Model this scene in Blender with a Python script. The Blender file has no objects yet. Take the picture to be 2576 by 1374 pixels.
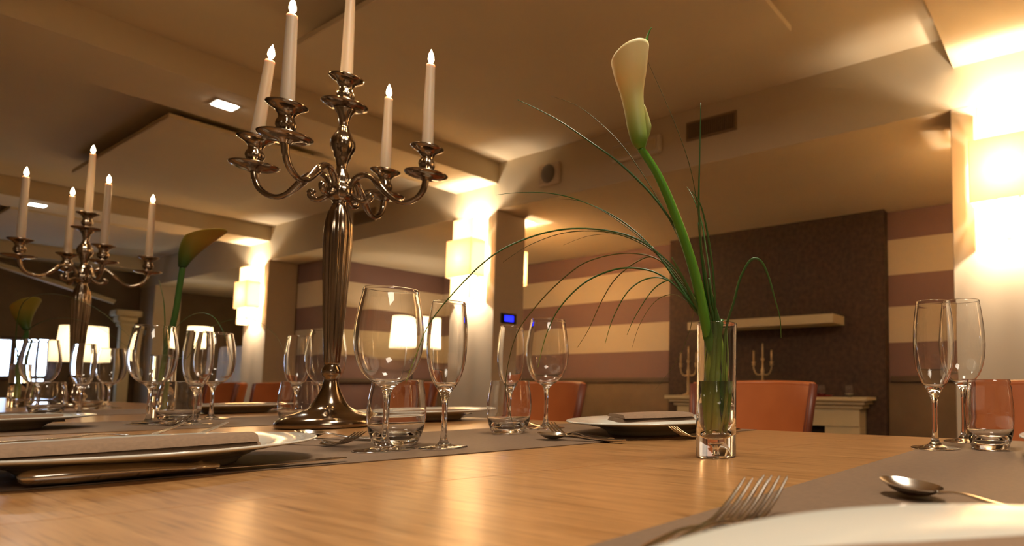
import bpy, math, random, json
from mathutils import Vector, Matrix
from math import sin, cos, pi, radians, sqrt, atan2

random.seed(4)
SC = bpy.context.scene
COL = SC.collection

# ------------------------------------------------------------------ camera, world, lights, exposure
cam_d = bpy.data.cameras.new('camera'); cam = bpy.data.objects.new('camera', cam_d); COL.objects.link(cam)
CAMZ = 0.84
YAW, PITCH, FPX, PX, PY = -0.495, 0.0672, 1445.0, 1945.0, 869.0
fw = Vector((sin(YAW)*cos(PITCH), cos(YAW)*cos(PITCH), sin(PITCH)))
rt = Vector((cos(YAW), -sin(YAW), 0)); up = rt.cross(fw)
cam.matrix_world = Matrix(((rt.x, up.x, -fw.x, 0), (rt.y, up.y, -fw.y, 0), (rt.z, up.z, -fw.z, CAMZ), (0, 0, 0, 1)))
cam_d.sensor_width = 36; cam_d.lens = FPX/2576*36
cam_d.shift_x = -(PX-1288)/2576; cam_d.shift_y = (PY-687)/2576
cam_d.clip_start = 0.02; cam_d.clip_end = 60
cam_d.dof.use_dof = True; cam_d.dof.focus_distance = 0.76; cam_d.dof.aperture_fstop = 5.8
SC.camera = cam

W = bpy.data.worlds.new('world'); SC.world = W; W.use_nodes = True
W.node_tree.nodes['Background'].inputs[0].default_value = (1, .72, .45, 1)
W.node_tree.nodes['Background'].inputs[1].default_value = 0.03

WARM = (1, .85, .66)
def light(name, kind, loc, power, color=WARM, size=.1, size_y=None, rot=(0, 0, 0), parent=None, spot=None):
    d = bpy.data.lights.new(name, kind); d.energy = power; d.color = color
    if kind == 'AREA':
        d.size = size
        if size_y: d.shape = 'RECTANGLE'; d.size_y = size_y
    elif kind == 'SPOT':
        d.spot_size = spot or 2.2; d.spot_blend = .6; d.shadow_soft_size = size
    else: d.shadow_soft_size = size
    o = bpy.data.objects.new(name, d); COL.objects.link(o); o.location = loc; o.rotation_euler = rot
    if parent: o.parent = parent
    return o
# unseen area lights, added: two above the table and a soft front fill
light('added_light', 'AREA', (-.25, .45, 2.46), 15, WARM, .35)
light('added_light', 'AREA', (-2.0, .15, 2.62), 6, WARM, .35)
light('added_light', 'AREA', (1.6, -.9, 2.45), 15, WARM, 1.0)

SC.view_settings.view_transform = 'Standard'; SC.view_settings.look = 'None'
SC.view_settings.exposure = 1.08; SC.view_settings.gamma = 1.0
SC.view_settings.use_curve_mapping = False
SC.cycles.use_denoising = True
SC.cycles.max_bounces = 16; SC.cycles.transmission_bounces = 16; SC.cycles.transparent_max_bounces = 16
SC.cycles.diffuse_bounces = 5; SC.cycles.glossy_bounces = 6
SC.cycles.sample_clamp_indirect = 6.0; SC.cycles.blur_glossy = 1.0
SC.cycles.caustics_refractive = True; SC.cycles.caustics_reflective = False

# ------------------------------------------------------------------ materials
def mat(name, color=(.8, .8, .8), rough=.5, metal=0., trans=0., ior=1.45, emis=None, estr=0., spec=.5, coat=0.):
    m = bpy.data.materials.new(name); m.use_nodes = True
    b = m.node_tree.nodes['Principled BSDF']
    b.inputs['Base Color'].default_value = (*color, 1); b.inputs['Roughness'].default_value = rough
    b.inputs['Metallic'].default_value = metal; b.inputs['Transmission Weight'].default_value = trans
    b.inputs['IOR'].default_value = ior; b.inputs['Specular IOR Level'].default_value = spec
    b.inputs['Coat Weight'].default_value = coat
    if emis: b.inputs['Emission Color'].default_value = (*emis, 1); b.inputs['Emission Strength'].default_value = estr
    return m
def nodes(m): return m.node_tree.nodes, m.node_tree.links, m.node_tree.nodes['Principled BSDF']
def noise_var(m, c1, c2, scale=8., vec=None, detail=4., bump=0., rough=None, coords='Object'):
    n, l, b = nodes(m)
    tc = n.new('ShaderNodeTexCoord'); mp = n.new('ShaderNodeMapping'); l.new(tc.outputs[coords], mp.inputs[0])
    if vec: mp.inputs['Scale'].default_value = vec
    t = n.new('ShaderNodeTexNoise'); t.inputs['Scale'].default_value = scale; t.inputs['Detail'].default_value = detail
    l.new(mp.outputs[0], t.inputs[0])
    r = n.new('ShaderNodeValToRGB'); r.color_ramp.elements[0].color = (*c1, 1); r.color_ramp.elements[1].color = (*c2, 1)
    r.color_ramp.elements[0].position = .3; r.color_ramp.elements[1].position = .7
    l.new(t.outputs[0], r.inputs[0]); l.new(r.outputs[0], b.inputs['Base Color'])
    if bump:
        bp = n.new('ShaderNodeBump'); bp.inputs['Strength'].default_value = bump; bp.inputs['Distance'].default_value = .002
        l.new(t.outputs[0], bp.inputs['Height']); l.new(bp.outputs[0], b.inputs['Normal'])
    return m
M = {}
M['paint'] = noise_var(mat('tan_paint', rough=.75), (.55, .44, .31), (.58, .465, .33), 3)
M['ceil'] = noise_var(mat('ceiling_paint', rough=.8), (.63, .52, .355), (.66, .55, .375), 2)
M['floor'] = noise_var(mat('floor_tiles', rough=.35), (.26, .19, .12), (.31, .23, .145), 3)
M['lower'] = noise_var(mat('wainscot_paint', rough=.6), (.16, .105, .055), (.19, .125, .066), 6)
M['rail'] = mat('chair_rail_brown', (.10, .065, .04), .45)
M['accent'] = noise_var(mat('dark_brown_textured_plaster', rough=.8), (.040, .020, .012), (.075, .040, .026), 26, bump=.6)
M['cream'] = noise_var(mat('cream_painted_wood', rough=.5), (.56, .46, .28), (.60, .50, .31), 8)
M['stone'] = mat('dark_hearth', (.02, .014, .01), .9)
M['white'] = mat('off_white_plastic', (.62, .54, .42), .4)
M['vent'] = mat('bronze_louvre', (.26, .17, .09), .45)
M['darkm'] = mat('dark_metal', (.05, .04, .035), .4, .6)
M['speaker'] = mat('grey_mesh', (.16, .13, .10), .7)
M['lit_plate'] = mat('ceiling_spot_glass', (1, 1, 1), .4, emis=(1, .97, .92), estr=14)
M['blue'] = mat('blue_screen', (.02, .03, .2), .3, emis=(.012, .018, 1), estr=1.5)
M['sky_pane'] = mat('daylight_pane', (.4, .5, .7), .3, emis=(.55, .72, 1), estr=6)
M['wax'] = mat('ivory_wax', (.44, .35, .26), .45)
b = nodes(M['wax'])[2]; b.inputs['Subsurface Weight'].default_value = .8; b.inputs['Subsurface Radius'].default_value = (.02, .010, .005); b.inputs['Subsurface Scale'].default_value = .5
M['flame'] = mat('candle_flame', (1, .8, .5), .5, emis=(1, .74, .42), estr=26)
M['wick'] = mat('burnt_wick', (.02, .015, .01), .9)
M['silver'] = noise_var(mat('dark_reflection_silver', rough=.13, metal=1.), (.27, .215, .165), (.34, .275, .21), 30)  # brown room's dark reflection put into the base colour of polished silver
M['steel'] = mat('cutlery_steel', (.72, .68, .62), .16, 1.)
M['glass'] = mat('clear_glass', (1, 1, 1), 0.0, trans=1., ior=1.5)
M['water'] = mat('water', (.985, .99, .98), 0.0, trans=1., ior=1.33)
M['china'] = mat('white_china', (.60, .59, .53), .14, spec=.5, coat=.25)
M['napkin'] = noise_var(mat('brown_linen', rough=.9), (.21, .135, .085), (.25, .16, .10), 260, bump=.3)
M['matfab'] = noise_var(mat('taupe_paper_runner', rough=.62), (.155, .098, .060), (.178, .114, .070), 180, bump=.12)
M['leather'] = noise_var(mat('orange_brown_leather', rough=.38), (.37, .10, .026), (.44, .125, .034), 7, bump=.1)
M['leather_dark'] = mat('dark_piping_leather', (.13, .03, .012), .45)
M['legwood'] = mat('dark_stained_wood', (.06, .03, .017), .4)
M['shade_pleat'] = None

def shade_mat(name, color, transl=.75, emis=0.):
    m = bpy.data.materials.new(name); m.use_nodes = True; n = m.node_tree.nodes; l = m.node_tree.links
    out = n['Material Output']; n.remove(n['Principled BSDF'])
    t = n.new('ShaderNodeBsdfTranslucent'); t.inputs[0].default_value = (*color, 1)
    d = n.new('ShaderNodeBsdfDiffuse'); d.inputs[0].default_value = (*color, 1)
    mx = n.new('ShaderNodeMixShader'); mx.inputs[0].default_value = transl
    l.new(d.outputs[0], mx.inputs[1]); l.new(t.outputs[0], mx.inputs[2])
    e = n.new('ShaderNodeEmission'); e.inputs[0].default_value = (*color, 1); e.inputs[1].default_value = emis
    ad = n.new('ShaderNodeAddShader'); l.new(mx.outputs[0], ad.inputs[0]); l.new(e.outputs[0], ad.inputs[1])
    l.new(ad.outputs[0], out.inputs[0])
    return m
M['parch'] = shade_mat('parchment_shade', (.93, .80, .56), .70, .22)
M['parch_mid'] = shade_mat('thick_parchment_shade', (.93, .77, .54), .58, .08)
M['parch_b'] = shade_mat('pleated_fabric_shade', (.95, .80, .52), .7, .15)

# striped wall: painted mauve and cream bands by height
def stripe_mat():
    m = mat('striped_wall_paint', rough=.75); n, l, b = nodes(m)
    tc = n.new('ShaderNodeTexCoord'); sp = n.new('ShaderNodeSeparateXYZ'); l.new(tc.outputs['Object'], sp.inputs[0])
    mr = n.new('ShaderNodeMapRange'); mr.inputs['From Min'].default_value = 0; mr.inputs['From Max'].default_value = 2.6
    l.new(sp.outputs['Z'], mr.inputs['Value'])
    r = n.new('ShaderNodeValToRGB'); r.color_ramp.interpolation = 'CONSTANT'
    mv = (.205, .118, .100); cr = (.58, .47, .33)
    els = [(0, mv), (1.177, cr), (1.465, mv), (1.735, cr), (2.03, mv)]
    r.color_ramp.elements[0].color = (*mv, 1); r.color_ramp.elements[0].position = 0
    r.color_ramp.elements[1].color = (*cr, 1); r.color_ramp.elements[1].position = els[1][0]/2.6
    for z, c in els[2:]:
        e = r.color_ramp.elements.new(z/2.6); e.color = (*c, 1)
    l.new(mr.outputs[0], r.inputs[0]); l.new(r.outputs[0], b.inputs['Base Color'])
    return m
M['stripe'] = stripe_mat()

def table_wood():
    m = mat('oak_table_veneer', rough=.3, coat=.25); n, l, b = nodes(m); b.inputs['Coat Roughness'].default_value = .18
    tc = n.new('ShaderNodeTexCoord'); mp = n.new('ShaderNodeMapping'); l.new(tc.outputs['Object'], mp.inputs[0])
    mp.inputs['Scale'].default_value = (1.6, 34, 1)
    t = n.new('ShaderNodeTexNoise'); t.inputs['Scale'].default_value = 4; t.inputs['Detail'].default_value = 6; t.inputs['Roughness'].default_value = .6; l.new(mp.outputs[0], t.inputs[0])
    mp2 = n.new('ShaderNodeMapping'); mp2.inputs['Scale'].default_value = (5, 190, 1); l.new(tc.outputs['Object'], mp2.inputs[0])
    t2 = n.new('ShaderNodeTexNoise'); t2.inputs['Scale'].default_value = 3; t2.inputs['Detail'].default_value = 3; l.new(mp2.outputs[0], t2.inputs[0])
    r = n.new('ShaderNodeValToRGB'); cr = r.color_ramp
    cr.elements[0].position = .25; cr.elements[0].color = (.27, .128, .042, 1); cr.elements[1].position = .72; cr.elements[1].color = (.47, .255, .102, 1)
    l.new(t.outputs[0], r.inputs[0])
    r2 = n.new('ShaderNodeValToRGB'); r2.color_ramp.elements[0].position = .30; r2.color_ramp.elements[0].color = (.34, .28, .22, 1); r2.color_ramp.elements[1].position = .44; r2.color_ramp.elements[1].color = (1, 1, 1, 1)
    l.new(t2.outputs[0], r2.inputs[0])
    mx = n.new('ShaderNodeMixRGB'); mx.blend_type = 'MULTIPLY'; mx.inputs[0].default_value = .8
    l.new(r.outputs[0], mx.inputs[1]); l.new(r2.outputs[0], mx.inputs[2]); l.new(mx.outputs[0], b.inputs['Base Color'])
    bp = n.new('ShaderNodeBump'); bp.inputs['Strength'].default_value = .12; bp.inputs['Distance'].default_value = .001
    l.new(t2.outputs[0], bp.inputs['Height']); l.new(bp.outputs[0], b.inputs['Normal'])
    return m
M['oak'] = table_wood()

def leaf_mat(name, c1, c2, axis_h=None, rough=.35):
    m = mat(name, rough=rough); n, l, b = nodes(m)
    tc = n.new('ShaderNodeTexCoord'); t = n.new('ShaderNodeTexNoise'); t.inputs['Scale'].default_value = 40
    l.new(tc.outputs['Object'], t.inputs[0])
    r = n.new('ShaderNodeValToRGB'); r.color_ramp.elements[0].color = (*c1, 1); r.color_ramp.elements[1].color = (*c2, 1)
    l.new(t.outputs[0], r.inputs[0]); l.new(r.outputs[0], b.inputs['Base Color'])
    return m
def grass_mat():
    m = mat('bear_grass', rough=.3); n, l, b = nodes(m)
    tc = n.new('ShaderNodeTexCoord'); sp = n.new('ShaderNodeSeparateXYZ'); l.new(tc.outputs['Object'], sp.inputs[0])
    mr = n.new('ShaderNodeMapRange'); mr.inputs['From Min'].default_value = .02; mr.inputs['From Max'].default_value = .17; l.new(sp.outputs['Z'], mr.inputs['Value'])
    r = n.new('ShaderNodeValToRGB'); e = r.color_ramp.elements
    e[0].color = (.55, .52, .10, 1); e[1].color = (.035, .095, .018, 1); e[1].position = 1.0
    x = e.new(.45); x.color = (.26, .38, .05, 1)
    l.new(mr.outputs[0], r.inputs[0]); l.new(r.outputs[0], b.inputs['Base Color'])
    return m
M['grass'] = grass_mat()
M['grass_thin'] = leaf_mat('dry_thin_grass', (.05, .06, .012), (.09, .09, .02))
M['leafy'] = leaf_mat('underwater_leaf', (.22, .40, .04), (.45, .50, .08))
M['stem'] = leaf_mat('calla_stem', (.06, .20, .012), (.10, .28, .02), rough=.35)
# calla spathe: green at the throat base, cream at the lip (a colour of the flower itself, along its height)
def spathe(z0, z1, base, tip, mid):
    m = mat('calla_spathe', rough=.5); n, l, b = nodes(m)
    b.inputs['Subsurface Weight'].default_value = .15; b.inputs['Subsurface Scale'].default_value = .01
    tc = n.new('ShaderNodeTexCoord'); sp = n.new('ShaderNodeSeparateXYZ'); l.new(tc.outputs['Object'], sp.inputs[0])
    mr = n.new('ShaderNodeMapRange'); mr.inputs['From Min'].default_value = z0; mr.inputs['From Max'].default_value = z1
    l.new(sp.outputs['Z'], mr.inputs['Value'])
    r = n.new('ShaderNodeValToRGB'); e = r.color_ramp.elements
    e[0].color = (*base, 1); e[0].position = .03; e[1].color = (*tip, 1); e[1].position = .8
    x = e.new(.32); x.color = (*mid, 1)
    l.new(mr.outputs[0], r.inputs[0]); l.new(r.outputs[0], b.inputs['Base Color'])
    return m

# ------------------------------------------------------------------ mesh helpers
def mesh_obj(name, verts, faces, m=None, parent=None, smooth=True, loc=None):
    me = bpy.data.meshes.new(name); me.from_pydata([tuple(v) for v in verts], [], faces); me.update()
    if smooth: me.polygons.foreach_set('use_smooth', [True]*len(me.polygons))
    if m: me.materials.append(m)
    o = bpy.data.objects.new(name, me); COL.objects.link(o)
    if parent: o.parent = parent
    if loc: o.location = loc
    return o
def empty(name, loc=(0, 0, 0), rz=0.):
    o = bpy.data.objects.new(name, None); COL.objects.link(o); o.location = loc; o.rotation_euler = (0, 0, rz); o.empty_display_size = .05
    return o
def tag(o, label, cat, group=None):
    o['label'] = label; o['category'] = cat
    if group: o['group'] = group
    return o
def struct(o): o['kind'] = 'structure'; return o
class MB:
    def __init__(s): s.v = []; s.f = []
    def add(s, v, f):
        k = len(s.v); s.v += [tuple(x) for x in v]; s.f += [tuple(i+k for i in q) for q in f]; return s
    def box(s, x0, x1, y0, y1, z0, z1, bev=0.):
        v = []
        if bev <= 0:
            v = [(x, y, z) for z in (z0, z1) for x, y in ((x0, y0), (x1, y0), (x1, y1), (x0, y1))]
            return s.add(v, [(0, 3, 2, 1), (4, 5, 6, 7), (0, 1, 5, 4), (1, 2, 6, 5), (2, 3, 7, 6), (3, 0, 4, 7)])
        b = bev
        rings = []
        for z, i in ((z0, b), (z0+b, 0), (z1-b, 0), (z1, b)):
            rings.append([(x0+i+b*(i == 0), y0+i*1, z), (x1-i-b*(i == 0), y0+i, z), (x1-i, y0+i+b*(i == 0), z), (x1-i, y1-i-b*(i == 0), z),
                          (x1-i-b*(i == 0), y1-i, z), (x0+i+b*(i == 0), y1-i, z), (x0+i, y1-i-b*(i == 0), z), (x0+i, y0+i+b*(i == 0), z)])
        f = []
        for k in range(3):
            for j in range(8): f.append((k*8+j, k*8+(j+1) % 8, (k+1)*8+(j+1) % 8, (k+1)*8+j))
        f.append(tuple(range(7, -1, -1))); f.append(tuple(range(24, 32)))
        return s.add([p for r in rings for p in r], f)
    def lathe(s, prof, n=32, c=(0, 0, 0), flute=None, close=False):
        v = []; f = []; m = len(prof)
        for i, p in enumerate(prof):
            r, z = p[0], p[1]; a = p[2] if len(p) > 2 else 0
            for j in range(n):
                t = 2*pi*j/n; rr = r*(1+a*(abs(cos(t*(flute or 0)/2))-.6)) if a else r
                v.append((c[0]+rr*cos(t), c[1]+rr*sin(t), c[2]+z))
        for i in range(m-1 if not close else m):
            k = (i+1) % m
            for j in range(n): f.append((i*n+j, i*n+(j+1) % n, k*n+(j+1) % n, k*n+j))
        if not close:
            if prof[0][0] > 1e-5: f.append(tuple(range(n-1, -1, -1)))
            if prof[-1][0] > 1e-5: f.append(tuple((m-1)*n+j for j in range(n)))
        return s.add(v, f)
    def tube(s, pts, rad, n=8, flat=1., ref=None, cap=True):
        pts = [Vector(p) for p in pts]; m = len(pts)
        R = rad if isinstance(rad, (list, tuple)) else [rad]*m
        v = []; f = []; nrm = None
        for i, p in enumerate(pts):
            t = (pts[min(i+1, m-1)]-pts[max(i-1, 0)])
            if t.length < 1e-9: t = Vector((0, 0, 1))
            t.normalize()
            if nrm is None:
                nrm = Vector(ref) if ref else Vector((0, 0, 1))
                if abs(t.dot(nrm)) > .95: nrm = Vector((1, 0, 0))
            nrm = nrm-t*nrm.dot(t); nrm.normalize(); b = t.cross(nrm)
            for j in range(n):
                a = 2*pi*j/n; v.append(p+nrm*(R[i]*cos(a)*flat)+b*(R[i]*sin(a)))
        for i in range(m-1):
            for j in range(n): f.append((i*n+j, i*n+(j+1) % n, (i+1)*n+(j+1) % n, (i+1)*n+j))
        if cap: f.append(tuple(range(n-1, -1, -1))); f.append(tuple((m-1)*n+j for j in range(n)))
        return s.add(v, f)
    def build(s, name, m, parent=None, smooth=True, loc=None): return mesh_obj(name, s.v, s.f, m, parent, smooth, loc)
def auto_smooth(o, ang=40):
    me = o.data; me.polygons.foreach_set('use_smooth', [True]*len(me.polygons))
    import bmesh
    bm = bmesh.new(); bm.from_mesh(me)
    bmesh.ops.recalc_face_normals(bm, faces=bm.faces)
    for e in bm.edges:
        if len(e.link_faces) == 2 and e.calc_face_angle(0) > radians(ang): e.smooth = False
    bm.to_mesh(me); bm.free(); return o
def crom(pts, k=5):
    pts = [Vector(p) for p in pts]; out = []
    for i in range(len(pts)-1):
        p0 = pts[max(i-1, 0)]; p1 = pts[i]; p2 = pts[i+1]; p3 = pts[min(i+2, len(pts)-1)]
        for j in range(k):
            t = j/k; out.append(.5*((2*p1)+(p2-p0)*t+(2*p0-5*p1+4*p2-p3)*t*t+(3*p1-p0-3*p2+p3)*t**3))
    out.append(pts[-1]); return out
def lerpl(vals, n):
    m = len(vals); return [vals[min(int(i*(m-1)/(n-1)), m-2)]*(1-(i*(m-1)/(n-1)-min(int(i*(m-1)/(n-1)), m-2)))+vals[min(int(i*(m-1)/(n-1)), m-2)+1]*(i*(m-1)/(n-1)-min(int(i*(m-1)/(n-1)), m-2)) for i in range(n)]
def kids(o): return [c for c in bpy.data.objects if c.parent == o]
def copy_tree(o, parent=None, ch=None):
    c = o.copy(); COL.objects.link(c); c.parent = parent
    for k in ch[o.name]: copy_tree(k, c, ch)
    return c
def childmap():
    d = {}
    for o in bpy.data.objects: d.setdefault(o.name, [])
    for o in bpy.data.objects:
        if o.parent: d[o.parent.name].append(o)
    return d
def dup(root, loc, rz, label, group=None, cat=None):
    c = copy_tree(root, None, childmap()); c.location = loc; c.rotation_euler = (0, 0, rz); c['label'] = label
    if group: c['group'] = group
    return c
def sbox(name, m, x0, x1, y0, y1, z0, z1, bev=0., parent=None):
    o = MB().box(x0, x1, y0, y1, z0, z1, bev).build(name, m, parent, smooth=False)
    return o

# ------------------------------------------------------------------ room shell
XL, XR, YB = -12.4, 5.2, -3.4
CZ, BZ, UZ = 2.66, 2.49, 2.27        # main ceiling, cross beams, ceiling of the side bays
WY = 4.6
struct(sbox('floor', M['floor'], XL-.2, XR+.2, YB-.2, WY+.2, -.1, 0))
struct(sbox('ceiling', M['ceil'], XL-.2, XR+.2, YB-.2, 3.12, CZ, CZ+.12))
struct(sbox('ceiling', M['ceil'], XL-.2, XR+.2, 3.0, WY+.2, UZ, CZ+.12))   # lowered ceiling over the side bays, its front edge is the fascia
struct(sbox('wall_left', M['lower'], XL-.2, XL, YB-.2, WY+.2, 0, CZ))
struct(sbox('wall_right', M['paint'], XR, XR+.2, YB-.2, WY+.2, 0, CZ))
struct(sbox('wall_front', M['paint'], XL, XR, YB-.2, YB, 0, CZ))
struct(sbox('wall_back', M['stripe'], -7.5, XR, WY, WY+.2, 0, UZ))
struct(sbox('wall_back', M['lower'], XL, -8.8, WY-.02, WY+.18, 0, UZ))
struct(sbox('wall_side', M['stripe'], -8.8, -7.5, 3.28, WY+.2, 0, UZ))
# wainscot and chair rail
struct(sbox('trim_1', M['lower'], -7.5, XR, WY-.02, WY, 0, .855))
struct(sbox('trim_2', M['rail'], -7.5, -3.62, WY-.045, WY, .855, .905, .006))
struct(sbox('trim_3', M['rail'], -1.38, XR, WY-.045, WY, .855, .905, .006))
struct(sbox('trim_4', M['rail'], -7.5, -7.46, 3.3, WY, .855, .905, .006))
# chimney breast
struct(sbox('wall_chimney', M['accent'], -3.60, -1.40, 4.5, 4.6, 0, UZ))
# pillars with the cross beams above them
for px in (3.43, -.57, -4.77, -8.80, -12.35):
    struct(sbox('wall_pillar', M['paint'], px, px+.57, 3.0, 3.28, 0, UZ, .004))
for i, (a, b2) in enumerate(((-.55, .02), (-4.75, -4.20), (-8.75, -8.23), (-12.39, -12.0))):
    struct(sbox('beam', M['ceil'], a, b2, YB, 3.0, BZ, CZ))

# ceiling panels hung a little below the ceiling
def hung_panel(x0, x1, y0, y1, label):
    r = empty('ceiling_panel', ((x0+x1)/2, (y0+y1)/2, 2.555)); tag(r, label, 'ceiling panel', 'hung ceiling panels')
    MB().box(-(x1-x0)/2, (x1-x0)/2, -(y1-y0)/2, (y1-y0)/2, 0, .030, .002).build('panel_board', M['ceil'], r, False)
    for sx in (-1, 1):
        for sy in (-1, 1):
            MB().lathe([(.01, .029), (.01, .105)], 10, (sx*(x1-x0)*.4, sy*(y1-y0)*.38, 0)).build('spacer', M['darkm'], r)
hung_panel(-3.52, -1.2, 1.32, 2.41, 'large flat pale panel hung under the ceiling over the candelabra, in the bay nearest the camera')
hung_panel(-7.2, -5.13, 1.31, 2.3, 'flat pale panel hung under the ceiling in the farther bay, left of the silver candelabra')
hung_panel(-11.2, -9.2, 1.31, 2.3, 'small-looking pale ceiling panel in the farthest bay, over the left edge of the photo')

# ceiling spots in the beams
def ceiling_spot(x, y, label):
    r = empty('ceiling_light', (x, y, BZ)); tag(r, label, 'ceiling light')
    MB().box(-.062, .062, -.058, .058, -.006, 0, .002).build('light_frame', M['white'], r, False)
    MB().box(-.05, .05, -.046, .046, -.010, -.006, .0015).build('light_glass', M['lit_plate'], r, False)
    light('spot_bulb', 'AREA', (0, 0, -.016), 2.0, (1, .93, .82), .08, parent=r)
ceiling_spot(-4.42, 1.36, 'bright square ceiling spot in the beam, to the left of the tall silver candelabra')
ceiling_spot(-8.43, 1.35, 'bright ceiling spot in the far beam, between two candles of the small distant candelabra')

# ------------------------------------------------------------------ wall sconces: three stacked box shades
def sconce(cx, y, face, label, power=1.1, group='wall sconces of three stacked shades'):
    # face -1: mounted on a face looking towards -Y, face +1 towards +Y
    r = empty('wall_sconce', (cx, y, 1.53)); tag(r, label, 'wall lamp', group)
    MB().box(-.05, .05, 0 if face < 0 else -.02, .02 if face < 0 else 0, .12, .58).build('back_plate', M['white'], r, False).location = (0, -.021 if face < 0 else .021, 0)
    for k, (w, d, z0, z1, off) in enumerate(((.255, .125, .0, .185, .022), (.32, .15, .185, .49, .0), (.25, .12, .49, .665, .024))):
        mb = MB(); t = .003; s = face
        xs = (-w/2, w/2)
        def bx(x0, x1, ya, yb, z0=z0, z1=z1): mb.box(x0, x1, min(ya, yb), max(ya, yb), z0, z1)
        bx(-w/2, w/2, s*(d-t), s*d); bx(-w/2, -w/2+t, s*.022, s*(d-t)); bx(w/2-t, w/2, s*.022, s*(d-t))
        mb.build('lamp_shade', M['parch_mid'] if k == 1 else M['parch'], r, False)
    for z, e in ((.09, 1.25), (.335, .45), (.60, 1.6)):
        MB().lathe([(.004, -.035), (.014, -.02), (.017, 0), (.012, .02), (.003, .032)], 12, (0, face*.075, z)).build('bulb', BULB, r)
        light('sconce_bulb', 'POINT', (0, face*.105, z), 7.5*e*power, WARM, .016, parent=r)
    return r
BULB = mat('lamp_bulb', (1, .9, .7), .4, emis=(1, .8, .5), estr=5)
sconce(-.30, 3.0, -1, 'large glowing three-tier parchment sconce on the pillar at the right edge')
sconce(-4.46, 3.0, -1, 'glowing three-tier parchment sconce on the middle pillar, above the wine glass and flute')
sconce(-8.50, 3.0, -1, 'small-looking glowing three-tier sconce on the far pillar, left of the candelabra stem')
sconce(-4.512, 3.28, 1, 'sliver of a glowing sconce behind the middle pillar, above the blue display', 4.0)
sconce(-.35, 3.28, 1, 'hidden sconce behind the right pillar, throwing a pale glow on the bay ceiling', 1.5)
sconce(3.71, 3.0, -1, 'glowing sconce added on the next pillar, unseen beyond the right edge of the photo', 1.3)  # unseen sconce continuing the pillar row, added for light from the right

# ------------------------------------------------------------------ things on the fascia and pillar
def vent(x0, x1, z0, z1, label):
    r = empty('air_vent', ((x0+x1)/2, 3.0, (z0+z1)/2)); tag(r, label, 'air vent', 'louvred air vents on the fascia'); w = (x1-x0)/2; h = (z1-z0)/2
    mb = MB(); mb.box(-w, w, -.012, 0, h-.012, h); mb.box(-w, w, -.012, 0, -h, -h+.012); mb.box(-w, -w+.012, -.012, 0, -h+.012, h-.012); mb.box(w-.012, w, -.012, 0, -h+.012, h-.012)
    mb.build('vent_frame', M['vent'], r, False)
    MB().box(-w+.012, w-.012, -.002, 0, -h+.012, h-.012).build('vent_back', M['stone'], r, False)
    n = 24; me = None
    for i in range(n):
        x = -w+.02+(2*w-.04)*i/(n-1)
        if me is None:
            o = MB().box(-.0035, .0035, -.011, -.002, -h+.012, h-.012).build('slat', M['vent'], r, False); me = o.data
        else:
            o = bpy.data.objects.new('slat', me); COL.objects.link(o); o.parent = r
        o.location = (x, 0, 0)
vent(-2.27, -1.88, 2.445, 2.57, 'brown louvred air vent high on the fascia, right of the calla lily')
vent(-6.41, -6.02, 2.43, 2.56, 'dim louvred air vent on the far fascia, behind the right arms of the candelabra')
r = empty('wall_speaker', (-3.565, 3.0, 2.45)); tag(r, 'small round-fronted grey speaker on the fascia, left of the emergency light', 'speaker')
MB().box(-.115, .115, -.03, 0, -.085, .085, .012).build('speaker_box', M['paint'], r, False)
o = MB().lathe([(.072, 0), (.072, .006), (.04, .012), (.001, .014)], 28).build('speaker_grille', M['speaker'], r); o.rotation_euler = (pi/2, 0, 0); o.location = (0, -.03, 0)
r = empty('emergency_light', (-2.69, 3.0, 2.47)); tag(r, 'pale rectangular emergency light box on the fascia, partly behind the calla lily', 'emergency light')
MB().box(-.215, .215, -.045, 0, -.062, .062, .01).build('light_housing', M['white'], r, False)
MB().box(-.19, .19, -.052, -.045, -.045, .03, .003).build('light_lens', M['cream'], r, False)
r = empty('thermostat', (-4.20, 3.135, 1.382)); tag(r, 'small dark thermostat with a glowing blue display on the side of the middle pillar', 'thermostat')
MB().box(0, .014, -.075, .075, -.042, .042, .005).build('thermostat_case', M['darkm'], r, False)
MB().box(.014, .0155, -.042, .042, -.024, .024).build('display', M['blue'], r, False)

# shelf on the chimney breast
r = empty('wall_shelf', (-2.47, 4.5, 1.33)); tag(r, 'long cream floating shelf on the dark brown chimney breast', 'shelf')
MB().box(-.72, .72, -.25, 0, 0, .075, .003).build('shelf_board', M['cream'], r, False)

# fireplace surround
r = empty('fireplace', (-2.47, 4.5, 0)); tag(r, 'cream fireplace surround with a moulded mantel against the dark chimney breast', 'fireplace')
MB().box(-.99, .99, -.24, 0, .705, .735, .005).build('mantel_shelf', M['cream'], r, False)
MB().box(-.96, .96, -.21, 0, .675, .705, .005).build('cornice', M['cream'], r, False)
MB().box(-.93, .93, -.18, 0, .64, .675, .008).build('cornice', M['cream'], r, False)
MB().box(-.90, .90, -.16, 0, .50, .64, .003).build('frieze', M['cream'], r, False)
for sx in (-1, 1):
    a, b2 = sorted((sx*.60, sx*.90))
    mb = MB(); mb.box(a, b2, -.15, 0, 0, .5, .003); mb.build('pilaster', M['cream'], r, False)
    mb = MB(); x0, x1 = a+.05, b2-.05
    for q in ((x0, x1, .42, .44), (x0, x1, .08, .10), (x0, x0+.02, .1, .42), (x1-.02, x1, .1, .42)): mb.box(q[0], q[1], -.158, -.15, q[2], q[3])
    mb.build('moulding', M['cream'], r, False)
MB().box(-.60, .60, -.06, 0, 0, .5).build('hearth_back', M['stone'], r, False)

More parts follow.
